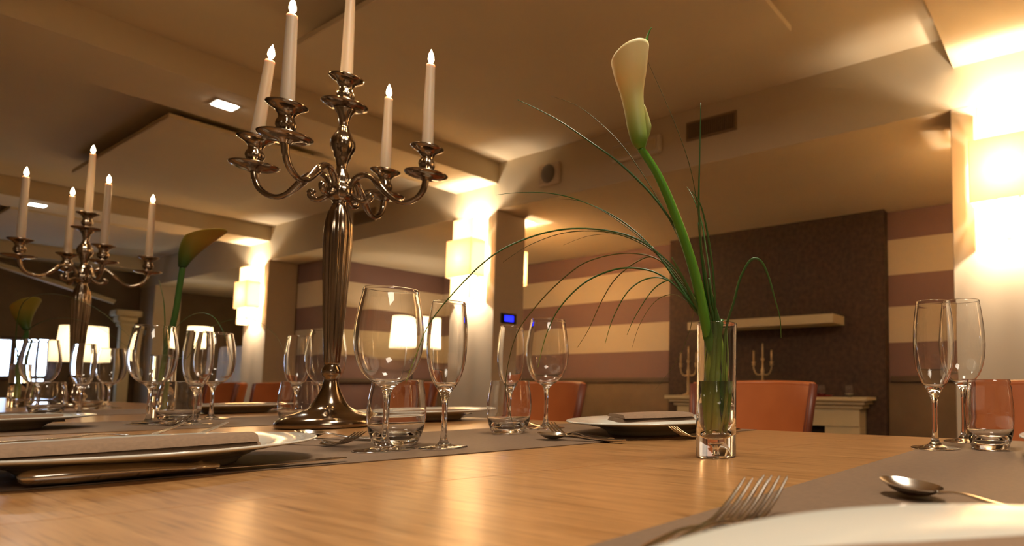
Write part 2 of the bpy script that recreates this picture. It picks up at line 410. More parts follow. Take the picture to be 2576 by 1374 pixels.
# ------------------------------------------------------------------ left end: stair rail, column, window, floor lamps
r = empty('stair_rail', (-11.8, 0, 0)); tag(r, 'pale sloping handrail running down to the cream newel column at the far left', 'handrail')
MB().tube([(0, .3, 2.80-.012), (0, 2.62, 1.975)], .038, 8, .9).build('handrail', M['cream'], r, False)
r = empty('newel_column', (-11.8, 2.74, 0)); tag(r, 'cream column with a stepped moulded capital beside the far-left pillar edge', 'column')
MB().box(-.055, .055, -.055, .055, 0, 1.64, .006).build('shaft', M['cream'], r, False)
MB().box(-.075, .075, -.075, .075, 1.64, 1.70, .01).build('capital', M['cream'], r, False)
MB().box(-.10, .10, -.10, .10, 1.70, 1.78, .015).build('capital', M['cream'], r, False)
MB().box(-.13, .13, -.13, .13, 1.78, 1.87, .015).build('capital', M['cream'], r, False)
MB().box(-.08, .08, -.08, .08, 0, .2, .01).build('plinth', M['cream'], r, False)

w = empty('window_1', (XL, 1.97, 1.10)); struct(w)
MB().box(0, .06, -.30, -.26, -.20, .36).build('window_frame', M['legwood'], w, False)
MB().box(0, .06, .26, .30, -.20, .36).build('window_frame', M['legwood'], w, False)
MB().box(0, .06, -.26, .26, .32, .36).build('window_frame', M['legwood'], w, False)
MB().box(0, .06, -.26, .26, -.20, -.16).build('window_frame', M['legwood'], w, False)
for i in range(3):
    a = -.26+i*.1733
    MB().box(.01, .02, a+.02, a+.153, -.15, .31).build('pane', M['sky_pane'], w, False)
    if i: MB().box(0, .06, a-.02, a+.02, -.16, .32).build('mullion', M['legwood'], w, False)

def floor_lamp(x, y, zs, h, rr, label, power, pleats=28):
    r = empty('floor_lamp', (x, y, 0)); tag(r, label, 'lamp')
    MB().lathe([(.14, 0), (.14, .015), (.02, .03), (.012, .06)], 28).build('lamp_base', M['darkm'], r)
    MB().lathe([(.010, .03), (.010, zs+h*.45)], 10).build('pole', M['darkm'], r)
    v = []; f = []; n = pleats*4
    for z, q in ((zs, 1.0), (zs+h, .88)):
        for j in range(n):
            t = 2*pi*j/n; k = rr*q*(1+(.018 if j % 4 < 2 else 0)); v.append((k*cos(t), k*sin(t), z))
    for j in range(n): f.append((j, (j+1) % n, n+(j+1) % n, n+j))
    mesh_obj('lamp_shade', v, f, M['parch_b'], r, False)
    MB().lathe([(.004, zs+h*.38), (.025, zs+h*.5), (.03, zs+h*.6), (.01, zs+h*.72)], 12).build('bulb', BULB, r)
    light('lamp_bulb_light', 'POINT', (0.045, 0, zs+h*.78), power*.5, WARM, .03, parent=r)
    light('lamp_bulb_light', 'POINT', (0.045, 0, zs+h*.25), power*.5, WARM, .03, parent=r)
floor_lamp(-6.98, 3.95, 1.26, .37, .235, 'floor lamp with a pleated glowing shade, seen through the wine glass and flute', 6)
floor_lamp(-8.42, 1.69, 1.05, .34, .17, 'floor lamp with a wide glowing drum shade behind the small distant candelabra', 1.6)
floor_lamp(-10.9, 3.25, 1.34, .30, .14, 'distant small lamp with a glowing shade behind the second wine glass rim', 2.5)
r = tag(empty('wall_lamp', (-10.85, WY-.02, 1.55)), 'tiny glowing box lamp just left of the far pillar', 'wall lamp')
mb = MB(); mb.box(-.13, .13, -.13, -.125, -.11, .11); mb.box(-.13, -.125, -.125, -.01, -.11, .11); mb.box(.125, .13, -.125, -.01, -.11, .11); mb.build('lamp_shade', M['parch'], r, False)
MB().lathe([(.004, -.03), (.02, 0), (.004, .03)], 12, (0, -.05, 0)).build('bulb', BULB, r)
light('wall_lamp_bulb', 'POINT', (0, -.09, 0), 6, WARM, .02, parent=r)
# pale screen between the far pillar and the back
r = tag(empty('side_cabinet', (-9.6, 3.35, 0)), 'pale cream cabinet with a rounded top corner left of the far pillar', 'cabinet')
v = []; f = []
pr = [(-.42, 0), (.42, 0), (.42, 1.32)]+[(-.30+.12*cos(a), 1.20+.12*sin(a)) for a in [pi/2+pi/2*i/6 for i in range(7)]]
for yy in (-.15, .15): v += [(x, yy, z) for x, z in pr]
k = len(pr); f = [tuple(range(k)), tuple(range(2*k-1, k-1, -1))]+[(i, k+i, k+(i+1) % k, (i+1) % k) for i in range(k)]
mesh_obj('cabinet_body', v, f, M['cream'], r, False)
MB().box(-.38, -.005, -.17, -.15, .08, 1.12, .004).build('cabinet_door', M['cream'], r, False)
MB().box(.005, .38, -.17, -.15, .08, 1.12, .004).build('cabinet_door', M['cream'], r, False)

# ------------------------------------------------------------------ orange leather chairs
def chair_proto(x, y, rz, label):
    r = empty('dining_chair', (x, y, 0), rz); tag(r, label, 'chair', 'orange leather dining chairs along the far side')
    # local: sitter faces -Y, back at +Y
    MB().box(-.22, .22, -.24, .20, .42, .485, .02).build('seat', M['leather'], r, False)
    v = []; f = []; nu, nv = 13, 9
    for side, off in ((0, 0.), (1, .03)):
        for i in range(nv):
            t = i/(nv-1); z = .47+.37*t
            for j in range(nu):
                u = -1+2*j/(nu-1); w = .185+.035*t
                yy = .235+.05*t-.10*u*u+off; v.append((u*w, yy, z+(-.006*u*u if i == nv-1 else 0)))
    N = nu*nv
    for i in range(nv-1):
        for j in range(nu-1):
            a = i*nu+j; f.append((a, a+1, a+nu+1, a+nu)); f.append((N+a, N+a+nu, N+a+nu+1, N+a+1))
    for j in range(nu-1):
        a = (nv-1)*nu+j; f.append((a, a+1, N+a+1, N+a)); f.append((j+1, j, N+j, N+j+1))
    for i in range(nv-1):
        f.append((i*nu, (i+1)*nu, N+(i+1)*nu, N+i*nu)); a = i*nu+nu-1; f.append((a+nu, a, N+a, N+a+nu))
    auto_smooth(mesh_obj('backrest', v, f, M['leather'], r))
    for sx in (-1, 1):
        MB().tube([(sx*(.185+.035*t), .235+.05*t-.10+.015, .47+.37*t) for t in (0, .33, .66, 1)], .014, 8).build('side_piping', M['leather_dark'], r)
    MB().tube([(u*.22, .285-.10*u*u+.015, .842-.006*u*u) for u in [-1+i/6 for i in range(13)]], .010, 8).build('top_piping', M['leather'], r)
    for sx in (-1, 1):
        for yy, q in ((-.20, -.02), (.18, .03)):
            MB().tube([(sx*.19, yy, .43), (sx*.195, yy+q, 0)], [.02, .013], 8).build('leg', M['legwood'], r)
    return r
ch0 = chair_proto(-.93, 1.37, 0.0, 'orange leather chair behind the calla vase, in front of the fireplace')
for x, y, rz, lb in ((-1.88, 1.37, .0, 'orange leather chair to the right of the middle pillar, behind the pair of far glasses'),
                     (-.055, 1.37, .0, 'orange leather chair at the right edge, seen through the tumbler'),
                     (-2.82, 1.37, .0, 'orange leather chair seen through the big wine glass and the tumbler beneath it'),
                     (-4.17, 1.37, .0, 'orange leather chair in front of the far pillar, left of the candelabra foot'),
                     (-4.86, 1.37, .0, 'leftmost orange leather chair, just left of the far pillar')):
    dup(ch0, (x, y, 0), rz, lb)

# ------------------------------------------------------------------ tables
tb = empty('dining_table', (0, 0, 0)); tag(tb, 'long oak dining table running the whole width of the picture', 'table')
TY0, TY1, SK = -.20, .985, .36
joints = [(-6.1, 0.), (-4.25, SK), (-2.45, SK), (-.647, SK), (1.2, 0.)]
for (xa, ka), (xb, kb) in zip(joints, joints[1:]):
    z0, z1, c = .718, .75, .00012; g_ = .0014
    q = [(xa+ka*TY0, TY0), (xb+kb*TY0-g_, TY0), (xb+kb*TY1-g_, TY1), (xa+ka*TY1, TY1)]
    m_ = [(q[0][0]+c, TY0+c), (q[1][0]-c, TY0+c), (q[2][0]-c, TY1-c), (q[3][0]+c, TY1-c)]
    v = [(x, y, z0) for x, y in q]+[(x, y, z1-c) for x, y in q]+[(x, y, z1) for x, y in m_]
    mesh_obj('table_board', v, [(3, 2, 1, 0), (0, 1, 5, 4), (1, 2, 6, 5), (2, 3, 7, 6), (3, 0, 4, 7), (4, 5, 9, 8), (5, 6, 10, 9), (6, 7, 11, 10), (7, 4, 8, 11), (8, 9, 10, 11)], M['oak'], tb, False)
mb = MB(); mb.box(-5.9, 1.1, TY0+.06, TY0+.08, .64, .718); mb.box(-5.9, 1.1, TY1-.08, TY1-.06, .64, .718); mb.build('apron', M['legwood'], tb, False)
for lx in (-5.9, -4.2, -2.4, -.6, 1.04):
    for ly in (TY0+.05, TY1-.11): MB().box(lx, lx+.06, ly, ly+.06, 0, .717, .004).build('leg', M['legwood'], tb, False)

def runner(pts, label):
    z = .7512; t = .0008
    v = [(x, y, z-t) for x, y in pts]+[(x, y, z) for x, y in pts]
    o = mesh_obj('table_runner', v, [(3, 2, 1, 0), (4, 5, 6, 7), (0, 1, 5, 4), (1, 2, 6, 5), (2, 3, 7, 6), (3, 0, 4, 7)], M['matfab'], None, False)
    tag(o, label, 'table runner', 'taupe runners laid across the table')
runner([(-1.22, -.15), (-.87, -.15), (-.565, .98), (-1.02, .98)], 'taupe runner across the table under the left plate and the big wine glass')
runner([(-.27, -.15), (.28, -.15), (.32, .98), (-.19, .98)], 'taupe runner across the table in the lower right corner')
runner([(-2.15, -.15), (-1.72, -.15), (-1.47, .98), (-1.95, .98)], 'taupe runner beyond the left plate, under the second group of glasses')
runner([(-3.1, -.15), (-2.62, -.15), (-2.40, .98), (-2.9, .98)], 'third taupe runner down the table, under the blurred glasses at the left edge')

# ------------------------------------------------------------------ candelabra
TZ = .7515
CUP = [(.0135, -.004), (.0305, .0005), (.0318, .0), (.031, -.0025), (.0235, -.0075), (.0165, -.013), (.0125, -.021), (.0120, -.027), (.0148, -.034, .12), (.0155, -.040, .14), (.0135, -.047, .12), (.0085, -.053), (.0075, -.060), (.0105, -.063)]
SAUCER = [(.009, -.0625), (.030, -.0635), (.0405, -.0595), (.042, -.0600), (.0405, -.0625), (.028, -.0680), (.012, -.0700), (.0095, -.0745), (.006, -.0745)]
def candelabra(loc, angs, label, n=48):
    x, y = loc; r = empty('candelabra', (x, y, TZ)); tag(r, label, 'candelabra', 'five-arm silver candelabra on the table')
    H = .756
    # foot
    MB().lathe([(.086, 0), (.0885, .003), (.0885, .009), (.085, .016), (.074, .0225), (.058, .0275), (.045, .033), (.0345, .040), (.027, .052), (.0205, .066), (.0155, .080), (.0125, .094), (.0115, .102), (.0155, .106), (.0172, .112), (.0165, .119), (.013, .125), (.0125, .130)], n).build('foot', M['silver'], r)
    # fluted stem
    MB().lathe([(.0125, .128), (.0138, .134, .10), (.0162, .19, .16), (.0190, .25, .17), (.0220, .32, .17), (.0242, .38, .17), (.0246, .405, .16), (.0238, .430, .12), (.0200, .452, .06), (.0145, .469, 0), (.0128, .476), (.0145, .479), (.012, .482)], 72, flute=14).build('stem', M['silver'], r)
    MB().lathe([(.011, .478), (.0165, .482), (.0225, .489, .06), (.0245, .500, .08), (.0235, .510, .08), (.0165, .518, .05), (.0155, .524, .1), (.0155, .532, .10), (.0130, .541, .06), (.0100, .549), (.0090, .556), (.0105, .566), (.0130, .574), (.0150, .578), (.0150, .583), (.0195, .592, .05), (.0220, .603, .07), (.0212, .615, .07), (.0165, .627), (.0112, .636), (.0112, .640), (.0095, .643), (.0083, .648), (.0090, .657), (.0120, .672), (.0180, .683), (.0195, .687)], 60, flute=12).build('upper_stem', M['silver'], r)
    def cup(parent, cx, cy, cz):
        o1 = MB().lathe(CUP, 40, flute=10).build('candle_cup', M['silver'], parent, loc=(cx, cy, cz))
        o2 = MB().lathe(SAUCER, 40, close=False).build('drip_tray', M['silver'], parent, loc=(cx, cy, cz))
    cup(r, 0, 0, H)
    AH = 1.363-.7515; AR = .169
    tops = [(0, 0, H)]
    for a in angs:
        arm = empty('arm', (0, 0, 0), radians(a)); arm.parent = r
        P = [(.014, .500), (.020, .520), (.031, .536), (.047, .542), (.062, .536), (.076, .521), (.090, .505), (.106, .491), (.123, .485), (.140, .489), (.155, .500), (.165, .518), (AR, .542)]
        pts = crom([(p, 0, z) for p, z in P], 4)
        rad = lerpl([.0085, .0070, .0065, .0062, .0065, .0088, .0070, .0056, .0056, .0058, .0060, .0062, .0068], len(pts))
        t = MB().tube(pts, rad, 12); t.build('branch', M['silver'], arm)
        # scroll under the arm
        q = crom([(.018, 0, .500), (.029, 0, .490), (.042, 0, .483), (.055, 0, .487), (.058, 0, .498), (.050, 0, .503)], 4)
        MB().tube(q, lerpl([.006, .0058, .0055, .0062, .0075, .0045], len(q)), 10).build('scroll', M['silver'], arm)
        cup(arm, AR, 0, AH)
        tops.append((AR*cos(radians(a)), AR*sin(radians(a)), AH))
    return r, [(x+px, y+py, TZ+pz) for px, py, pz in tops]
def candle(pos, h, label, lean=(0, 0), group='lit candles', lit=1.0, flame_h=.034):
    r = empty('candle', (pos[0], pos[1], pos[2]-.012)); tag(r, label, 'candle', group); r.rotation_euler = (lean[0], lean[1], 0)
    h += .012
    MB().lathe([(.0112, 0), (.0112, .02), (.0098, h*.6), (.0085, h-.006), (.0088, h-.002), (.0075, h), (.004, h-.0015), (.0005, h-.002)], 24).build('wax_body', M['wax'], r)
    MB().tube([(0, 0, h-.003), (.0006, 0, h+.004), (.0014, 0, h+.007)], .0007, 6).build('wick', M['wick'], r)
    fh = flame_h
    MB().lathe([(.0006, h+.002), (.0036, h+.002+fh*.12), (.0058, h+.002+fh*.28), (.0056, h+.002+fh*.45), (.0040, h+.002+fh*.68), (.0014, h+.002+fh*.88), (.0001, h+.002+fh)], 14).build('flame', M['flame'], r)
    light('flame_light', 'POINT', (0, 0, h+.018), .45*lit, (1, .62, .28), .012, parent=r)
    return r
c1, tops1 = candelabra((-1.398, .625), (37.5, 125.5, 216.5, -54.8), 'tall silver candelabra in focus, with fluted stem and five candles')
names = ['centre candle of the tall candelabra, its flame above the frame', 'rightmost lit candle of the tall candelabra', 'shorter-looking lit candle of the tall candelabra, second from the right',
         'leaning-looking leftmost candle of the tall candelabra', 'nearest candle of the tall candelabra, standing over the lowest left cup']
for tp, nm, h in zip(tops1, names, (.187, .190, .185, .171, .176)): candle(tp, h, nm, lean=(-.05, .10) if h == .171 else (0, 0), group='candles of the tall candelabra')
c2, tops2 = candelabra((-3.41, .67), (4, 82, 184, -74), 'small-looking blurred silver candelabra farther down the table at the left', 32)
names = ['centre candle of the distant candelabra, the highest of its five', 'third candle from the left on the distant candelabra, just right of its stem', 'rightmost candle of the distant candelabra',
         'second candle from the left on the distant candelabra, the lowest of the left pair', 'leftmost candle of the distant candelabra, near the left edge']
for tp, nm, h in zip(tops2, names, (.238, .237, .228, .236, .230)): candle(tp, h, nm, group='candles of the distant candelabra', lit=.8, flame_h=.034)

# ------------------------------------------------------------------ glasses
def rim(r, z, t=.0004, slope=0.):
    # rounded lip, radius t, outside -> inside
    out = [(r+slope*.004+t, z-.004), (r+slope*.0012+t, z-.0012)]
    out += [(r+t*cos(a), z-t+t*sin(a)) for a in [pi*k/5 for k in range(6)]]
    return out+[(r+slope*.0012-t, z-.0012), (r+slope*.004-t, z-.004)]
def spl(p, k=3):
    q = crom([(a, 0, b_) for a, b_ in p], k); return [(max(v_.x, .0001), v_.z) for v_ in q]
def vessel(foot, outer, lip, t, bottom):
    # outer wall points up to the lip, inner wall = outer moved in by t, closed at the axis
    o_ = spl(outer, 3); inn = [(max(a-t, .0001), b_) for a, b_ in outer if b_ > bottom+.006][::-1]
    i_ = spl(inn+[(inn[-1][0]*.62, bottom+.0022), (inn[-1][0]*.3, bottom+.0004), (.0001, bottom)], 3)
    return foot+o_+lip+i_
def wine_glass(loc, label, group='wine glasses on the table'):
    r = empty('wine_glass', loc); tag(r, label, 'glass', group)
    foot = [(.0001, 0), (.0345, 0), (.0357, .0004), (.036, .0008), (.0357, .0012), (.0345, .0016), (.030, .0021), (.022, .0030), (.014, .0044), (.010, .0058)]
    outer = [(.0072, .0085), (.0052, .013), (.0042, .020), (.0038, .032), (.0037, .055), (.0042, .070), (.0060, .0805), (.0115, .0875), (.0205, .0940), (.0300, .1050), (.0368, .1225), (.0396, .142), (.0400, .154), (.0388, .172), (.0355, .196), (.0323, .2130)]
    MB().lathe(vessel(foot, outer, rim(.0311, .2185, .0004, .30), .0008, .0905), 72).build('bowl', M['glass'], r)
    return r
def flute(loc, label, group='flutes on the table'):
    r = empty('champagne_flute', loc); tag(r, label, 'glass', group)
    foot = [(.0001, 0), (.0285, 0), (.0297, .0004), (.030, .0007), (.0297, .0011), (.0285, .0014), (.024, .0019), (.017, .0028), (.0110, .0041)]
    outer = [(.0080, .0056), (.005, .0105), (.0038, .018), (.0034, .035), (.0035, .058), (.0045, .068), (.0088, .0790), (.0152, .0895), (.0205, .1045), (.0240, .124), (.0250, .146), (.0242, .172), (.0224, .190), (.0212, .1995)]
    MB().lathe(vessel(foot, outer, rim(.0204, .2045, .0004, .16), .0008, .0845), 64).build('bowl', M['glass'], r); return r
def tumbler(loc, label, group='tumblers on the table'):
    r = empty('tumbler', loc); tag(r, label, 'glass', group)
    foot = [(.0001, .0012), (.018, .0006), (.0225, .0002), (.0245, .0002), (.0262, .0010)]
    outer = [(.0275, .0030), (.0310, .012), (.0345, .024), (.0364, .040), (.0366, .054), (.0350, .072), (.0323, .0885)]
    MB().lathe(vessel(foot, outer, rim(.0309, .0945, .00045, .33), .0010, .0085), 64).build('bowl', M['glass'], r); return r
g_w = wine_glass((-.83, .438, TZ), 'big clear wine glass in front, right of the tall candelabra foot')
g_f = flute((-.787, .492, TZ), 'clear flute standing just right of the big front wine glass')
g_t = tumbler((-.885, .482, TZ), 'clear tumbler behind the stem of the big front wine glass')
for src, items in ((g_w, [((-1.824, .469), 'clear wine glass in front of the far calla, second large one from the left'), ((-.948, .800), 'wine glass right of the two glasses before the thermostat pillar'),
                          ((-.165, .925), 'wine glass behind the flute at the right edge'), ((-2.684, .46), 'leftmost blurred wine glass, before the bluish window'),
                          ((-3.142, .702), 'small blurred wine glass just right of the distant candelabra stem'), ((-1.943, .61), 'faint blurred wine glass behind the flute left of the far pillar'),
                          ((-1.60, .703), 'wine glass half hidden behind the stem of the tall candelabra')]),
                   (g_f, [((-1.708, .509), 'clear flute right of the second wine glass, left of the far pillar'), ((-1.012, .765), 'flute left of the two glasses before the thermostat pillar'),
                          ((-.184, .814), 'flute at the right, farther left of the pair near the right edge'), ((-2.542, .514), 'blurred flute in front of the distant candelabra stem'),
                          ((-1.66, .671), 'flute just left of the stem of the tall candelabra')]),
                   (g_t, [((-1.765, .50), 'tumbler between the second wine glass and its flute'), ((-.913, .690), 'tumbler standing before the flute and wine glass pair of the thermostat pillar'),
                          ((-.115, .835), 'tumbler at the right edge in front of the orange chair'), ((-2.555, .455), 'blurred tumbler beside the leftmost wine glass'),
                          ((-1.548, .632), 'tumbler left of the foot of the tall candelabra'), ((-3.03, .63), 'tiny blurred tumbler right of the distant candelabra')])):
    for (x, y), lb in items:
        o = dup(src, (x, y, TZ), random.uniform(0, 3), lb)
        k = {-.165: .86, -.184: 1.12, -.115: .88}.get(x, 1.0); o.scale = (k, k, 1)

# ------------------------------------------------------------------ plates, napkins, cutlery
def plate(x, y, label, s=1.0):
    r = empty('dinner_plate', (x, y, TZ)); tag(r, label, 'plate', 'white dinner plates')
    o = [(.0001, .003), (.070, .003), (.073, .0), (.078, .0), (.080, .0030), (.086, .0080), (.098, .0125), (.120, .0165), (.147, .0203), (.150, .0215), (.1492, .0230), (.147, .0232)]
    i = [(.118, .0192), (.104, .0165), (.096, .0125), (.088, .0080), (.080, .0062), (.0001, .0060)]
    MB().lathe([(a*s, b2) for a, b2 in o+i], 96).build('plate_body', M['china'], r); return r
P0 = plate(.014, .152, 'white plate in the lower right corner, nearest the camera')
for x, y, lb in ((-.888, .222, 'white plate with a brown napkin in the left foreground'), (-.700, .830, 'white plate with a napkin at the far side, left of the calla vase'),
                 (.075, .80, 'white plate cut by the right edge behind the tumbler'), (-1.87, .25, 'white plate at the left edge behind the front plate'),
                 (-1.455, .862, 'blurred plate behind the base of the flute, right of the candelabra foot'), (-2.36, .80, 'blurred plate in front of the far pillar and its chairs')):
    dup(P0, (x, y, TZ), 0, lb).scale = (1, 1, 1.10)
P0.scale = (.98, .98, 1.42)
def napkin(x, y, rz, L, Wd, th, label, zz=-.012):
    r = empty('napkin', (x, y, TZ+.0235+zz), rz); tag(r, label, 'napkin', 'folded brown napkins')
    # folded cloth: layers as a soft S in cross-section, extruded along its length
    nx, ny = 18, 14; v = []; f = []
    for layer in range(2):
        base = len(v)
        z0 = th*layer/2
        for i in range(nx+1):
            u = -1+2*i/nx
            for j in range(ny+1):
                w = -1+2*j/ny
                sag = -.0015*(1-abs(u))*(layer+1)*.3; edge = th/2*.97*sqrt(max(0., 1-w**6))
                x_ = u*L/2*(1-.012*layer)+.002*sin(3*w+layer); y_ = w*Wd/2*(1-.02*layer*(u > 0))+.0015*sin(4*u+layer*2)
                v.append((x_, y_, z0+edge+sag+.0016*sin(2.2*u+1.3*layer)*(1-w*w)))
        for i in range(nx+1):
            u = -1+2*i/nx
            for j in range(ny+1):
                w = -1+2*j/ny
                x_ = u*L/2*(1-.012*layer)+.002*sin(3*w+layer); y_ = w*Wd/2*(1-.02*layer*(u > 0))+.0015*sin(4*u+layer*2)
                v.append((x_, y_, z0-.0015*(1-abs(u))*(layer+1)*.3+.0016*sin(2.2*u+1.3*layer)*(1-w*w)))
        K = (nx+1)*(ny+1); g = lambda i, j, b_=0: base+b_*K+i*(ny+1)+j
        for i in range(nx):
            for j in range(ny):
                f.append((g(i, j), g(i+1, j), g(i+1, j+1), g(i, j+1))); f.append((g(i, j, 1), g(i, j+1, 1), g(i+1, j+1, 1), g(i+1, j, 1)))
        for i in range(nx):
            f.append((g(i, 0), g(i, 0, 1), g(i+1, 0, 1), g(i+1, 0))); f.append((g(i, ny), g(i+1, ny), g(i+1, ny, 1), g(i, ny, 1)))
        for j in range(ny):
            f.append((g(0, j), g(0, j+1), g(0, j+1, 1), g(0, j, 1))); f.append((g(nx, j), g(nx, j, 1), g(nx, j+1, 1), g(nx, j+1)))
    auto_smooth(mesh_obj('folded_cloth', v, f, M['napkin'], r), 50); return r
napkin(-.905, .196, radians(84), .25, .07, .019, 'brown folded napkin lying across the front left plate')
napkin(-.690, .815, radians(62), .13, .095, .014, 'brown folded napkin on the far plate left of the calla vase', 0)
napkin(-1.90, .24, radians(84), .24, .09, .014, 'brown folded napkin on the blurred plate at the left edge')
napkin(-2.38, .80, radians(80), .20, .09, .014, 'brown folded napkin on the blurred plate before the far pillar')
napkin(-.0136, .155, radians(41.9), .22, .16, .004, 'brown napkin in the lower right corner, on the nearest plate', .004)
napkin(-1.455, .855, radians(80), .20, .085, .012, 'brown folded napkin on the plate right of the candelabra foot')

def fork_mesh(L=.205):
    mb = MB()
    # local +Y points to the tines; y=0 at handle end
    path = [(0, 0, .0045), (0, .03, .0042), (0, .07, .0055), (0, .105, .0095), (0, .128, .0080), (0, .140, .0045)]
    path = [(x, y*L/.205, z) for x, y, z in path]; p = crom(path, 4)
    mb.tube(p, lerpl([.0075, .0082, .0058, .0030, .0034, .0090], len(p)), 10, .32, ref=(0, 0, 1))
    k = L/.205
    for i in range(4):
        x = -.0093+.0062*i
        q = crom([(x*.8, .136*k, .0045), (x, .150*k, .0030), (x, .165*k, .0045), (x*1.0, .185*k, .0125), (x*.97, .205*k, .0240)], 4)
        mb.tube(q, lerpl([.0036, .0023, .0020, .0018, .0008], len(q)), 8, .7, ref=(0, 0, 1))
    return mb
def spoon_mesh(L=.19):
    mb = MB(); k = L/.19
    p = crom([(0, 0, .004), (0, .03*k, .0038), (0, .075*k, .0060), (0, .110*k, .0100), (0, .130*k, .0075)], 4)
    mb.tube(p, lerpl([.0068, .0074, .0050, .0028, .0036], len(p)), 10, .34, ref=(0, 0, 1))
    v = []; f = []; nr, nt = 7, 22
    for lay in (0, 1):
        for i in range(nr+1):
            q = i/nr
            for j in range(nt):
                t = 2*pi*j/nt; ex = .0185 if True else 0; yy = cos(t); xx = sin(t)
                w = 1-.16*yy*(1 if yy > 0 else .4)
                v.append((ex*q*xx*w, .160*k+.0320*k*q*yy, .0012+.0095*q*q+.0012*(1-lay)+.002*yy*q))
    K = (nr+1)*nt
    for lay in (0, 1):
        for i in range(nr):
            for j in range(nt):
                a, b2, c, d = [lay*K+x_ for x_ in (i*nt+j, i*nt+(j+1) % nt, (i+1)*nt+(j+1) % nt, (i+1)*nt+j)]
                f.append((a, d, c, b2) if lay == 0 else (a, b2, c, d))
    for j in range(nt): f.append((nr*nt+j, K+nr*nt+j, K+nr*nt+(j+1) % nt, nr*nt+(j+1) % nt))
    return mb.add(v, f)
fork_me = auto_smooth(fork_mesh().build('fork_shape', M['steel'])); spoon_me = auto_smooth(spoon_mesh().build('spoon_shape', M['steel']))
FM, SM = fork_me.data, spoon_me.data
bpy.data.objects.remove(fork_me); bpy.data.objects.remove(spoon_me)
def cutlery(kind, tip, ang, label, s=1.0, z=TZ, roll=0):
    # tip: where the tines / bowl end; ang: direction handle -> tip, degrees from +X
    a = radians(ang); L = (.205 if kind == 'fork' else .192)*s
    o = bpy.data.objects.new(kind, FM if kind == 'fork' else SM); COL.objects.link(o); o.scale = (s, s, s)
    o.location = (tip[0]-cos(a)*L, tip[1]-sin(a)*L, z); o.rotation_euler = (0, roll, a-pi/2)
    tag(o, label, kind, kind+'s on the table'); return o
cutlery('fork', (-.193, .361), 93, 'steel fork in the lower right, its four tines rising beside the nearest plate')
cutlery('fork', (-.2005, .347), 93, 'second steel fork in the lower right, one tine showing left of the other', 1.0, TZ-.0005)
cutlery('spoon', (-.150, .466), 158, 'steel dessert spoon above the plate in the lower right, bowl to the left', .9)
cutlery('fork', (.105, .402), -6, 'steel dessert fork above the plate in the lower right, handle towards the spoon', .85)
cutlery('fork', (-.900, .443), 14, 'steel dessert fork above the front left plate, its tines before the wine glass', .9)
cutlery('spoon', (-1.150, .470), 190, 'steel dessert spoon behind the rim of the front left plate, before the candelabra foot', .9)
cutlery('fork', (-1.352, .392), 84, 'fork with tines showing behind the front left plate, the left one of two', 1.0)
cutlery('fork', (-1.285, .425), 84, 'fork with tines showing behind the front left plate, the right one of two', 1.0)
cutlery('fork', (-.570, .722), 268, 'steel fork right of the far plate, tines beside the calla vase', .9, TZ+.001)
cutlery('fork', (-.825, .705), 168, 'dessert fork before the far plate, its raised tines near the far tumbler', .9)
cutlery('spoon', (-.775, .640), 188, 'steel spoon lying in front of the far plate', .85)
cutlery('fork', (-1.66, .485), 10, 'dark fork tines beside the plate at the left edge', .9)
cutlery('spoon', (-2.62, .86), 200, 'spoon lying far down the table near the cream column', .9)
cutlery('fork', (-1.12, .865), 160, 'small fork at the far edge of the table, right of the flute base', .8)
# dinner knife
a = math.atan2(.353-.138, -.765+.824); kn = empty('table_knife', (-.799, .130, TZ), a+.05); tag(kn, 'silver table knife with a thick rounded handle before the front left plate', 'knife')
p = crom([(0, 0, .0075), (.006, 0, .0082), (.03, 0, .0086), (.07, 0, .0080), (.100, 0, .0066), (.106, 0, .0066), (.112, 0, .0070)], 4)
MB().tube(p, lerpl([.0035, .0098, .0125, .0105, .0068, .0070, .0092], len(p)), 14, .66, ref=(0, 0, 1)).build('handle', M['steel'], kn)
p = crom([(.111, 0, .0065), (.117, 0, .0060), (.124, 0, .0055)], 4)
MB().tube(p, lerpl([.0086, .0068, .0050], len(p)), 14, .6, ref=(0, 0, 1)).build('bolster', M['steel'], kn)
v = []; f = []; ks = [(.121, .0045), (.14, .0080), (.17, .0095), (.20, .0098), (.218, .0085), (.230, .0040)]
for x, w in ks: v += [(x, -w, .0035), (x, w*.6, .0035), (x, w*.6, .0050), (x, -w, .0040)]
n_ = len(ks)
for i in range(n_-1):
    for j in range(4): f.append((i*4+j, i*4+(j+1) % 4, (i+1)*4+(j+1) % 4, (i+1)*4+j))
f += [(3, 2, 1, 0), tuple((n_-1)*4+j for j in range(4))]
auto_smooth(mesh_obj('blade', v, f, M['steel'], kn), 30)

# ------------------------------------------------------------------ calla arrangements
def vase(x, y, label, n=72):
    r = empty('glass_vase', (x, y, .7505)); tag(r, label, 'vase', 'cylinder vases with calla lilies')
    R, H = .0248, .166
    prof = [(.0001, 0), (.0225, 0), (.0242, .0008), (R, .0025), (R, H-.004), (R, H-.0012), (R-.0003, H-.0004), (R-.0010, H), (R-.0017, H-.0004), (R-.0020, H-.0012), (R-.0020, H-.004), (R-.0022, .056), (.0218, .0440), (.0196, .0350), (.0155, .0280), (.0090, .0236), (.0001, .0225)]
    MB().lathe(prof, n).build('vase_body', M['glass'], r)
    # air bubble enclosed in the thick base (surface faces inwards)
    bub = [(.0001, .0192), (.0050, .0191), (.0070, .0184), (.0060, .0172), (.0036, .0150), (.0022, .0110), (.0030, .0060), (.0034, .0040), (.0001, .0032)]
    MB().lathe(bub, 24).build('bubble', M['glass'], r)
    RW = R-.00225
    MB().lathe([(.0001, .0229), (.0088, .0240), (.0152, .0284), (.0193, .0354), (.0216, .0442), (RW, .056), (RW, .0930), (RW-.0006, .0925), (.0001, .0922)], n).build('water', M['water'], r)
    return r
VX, VY = -.4035, .5985
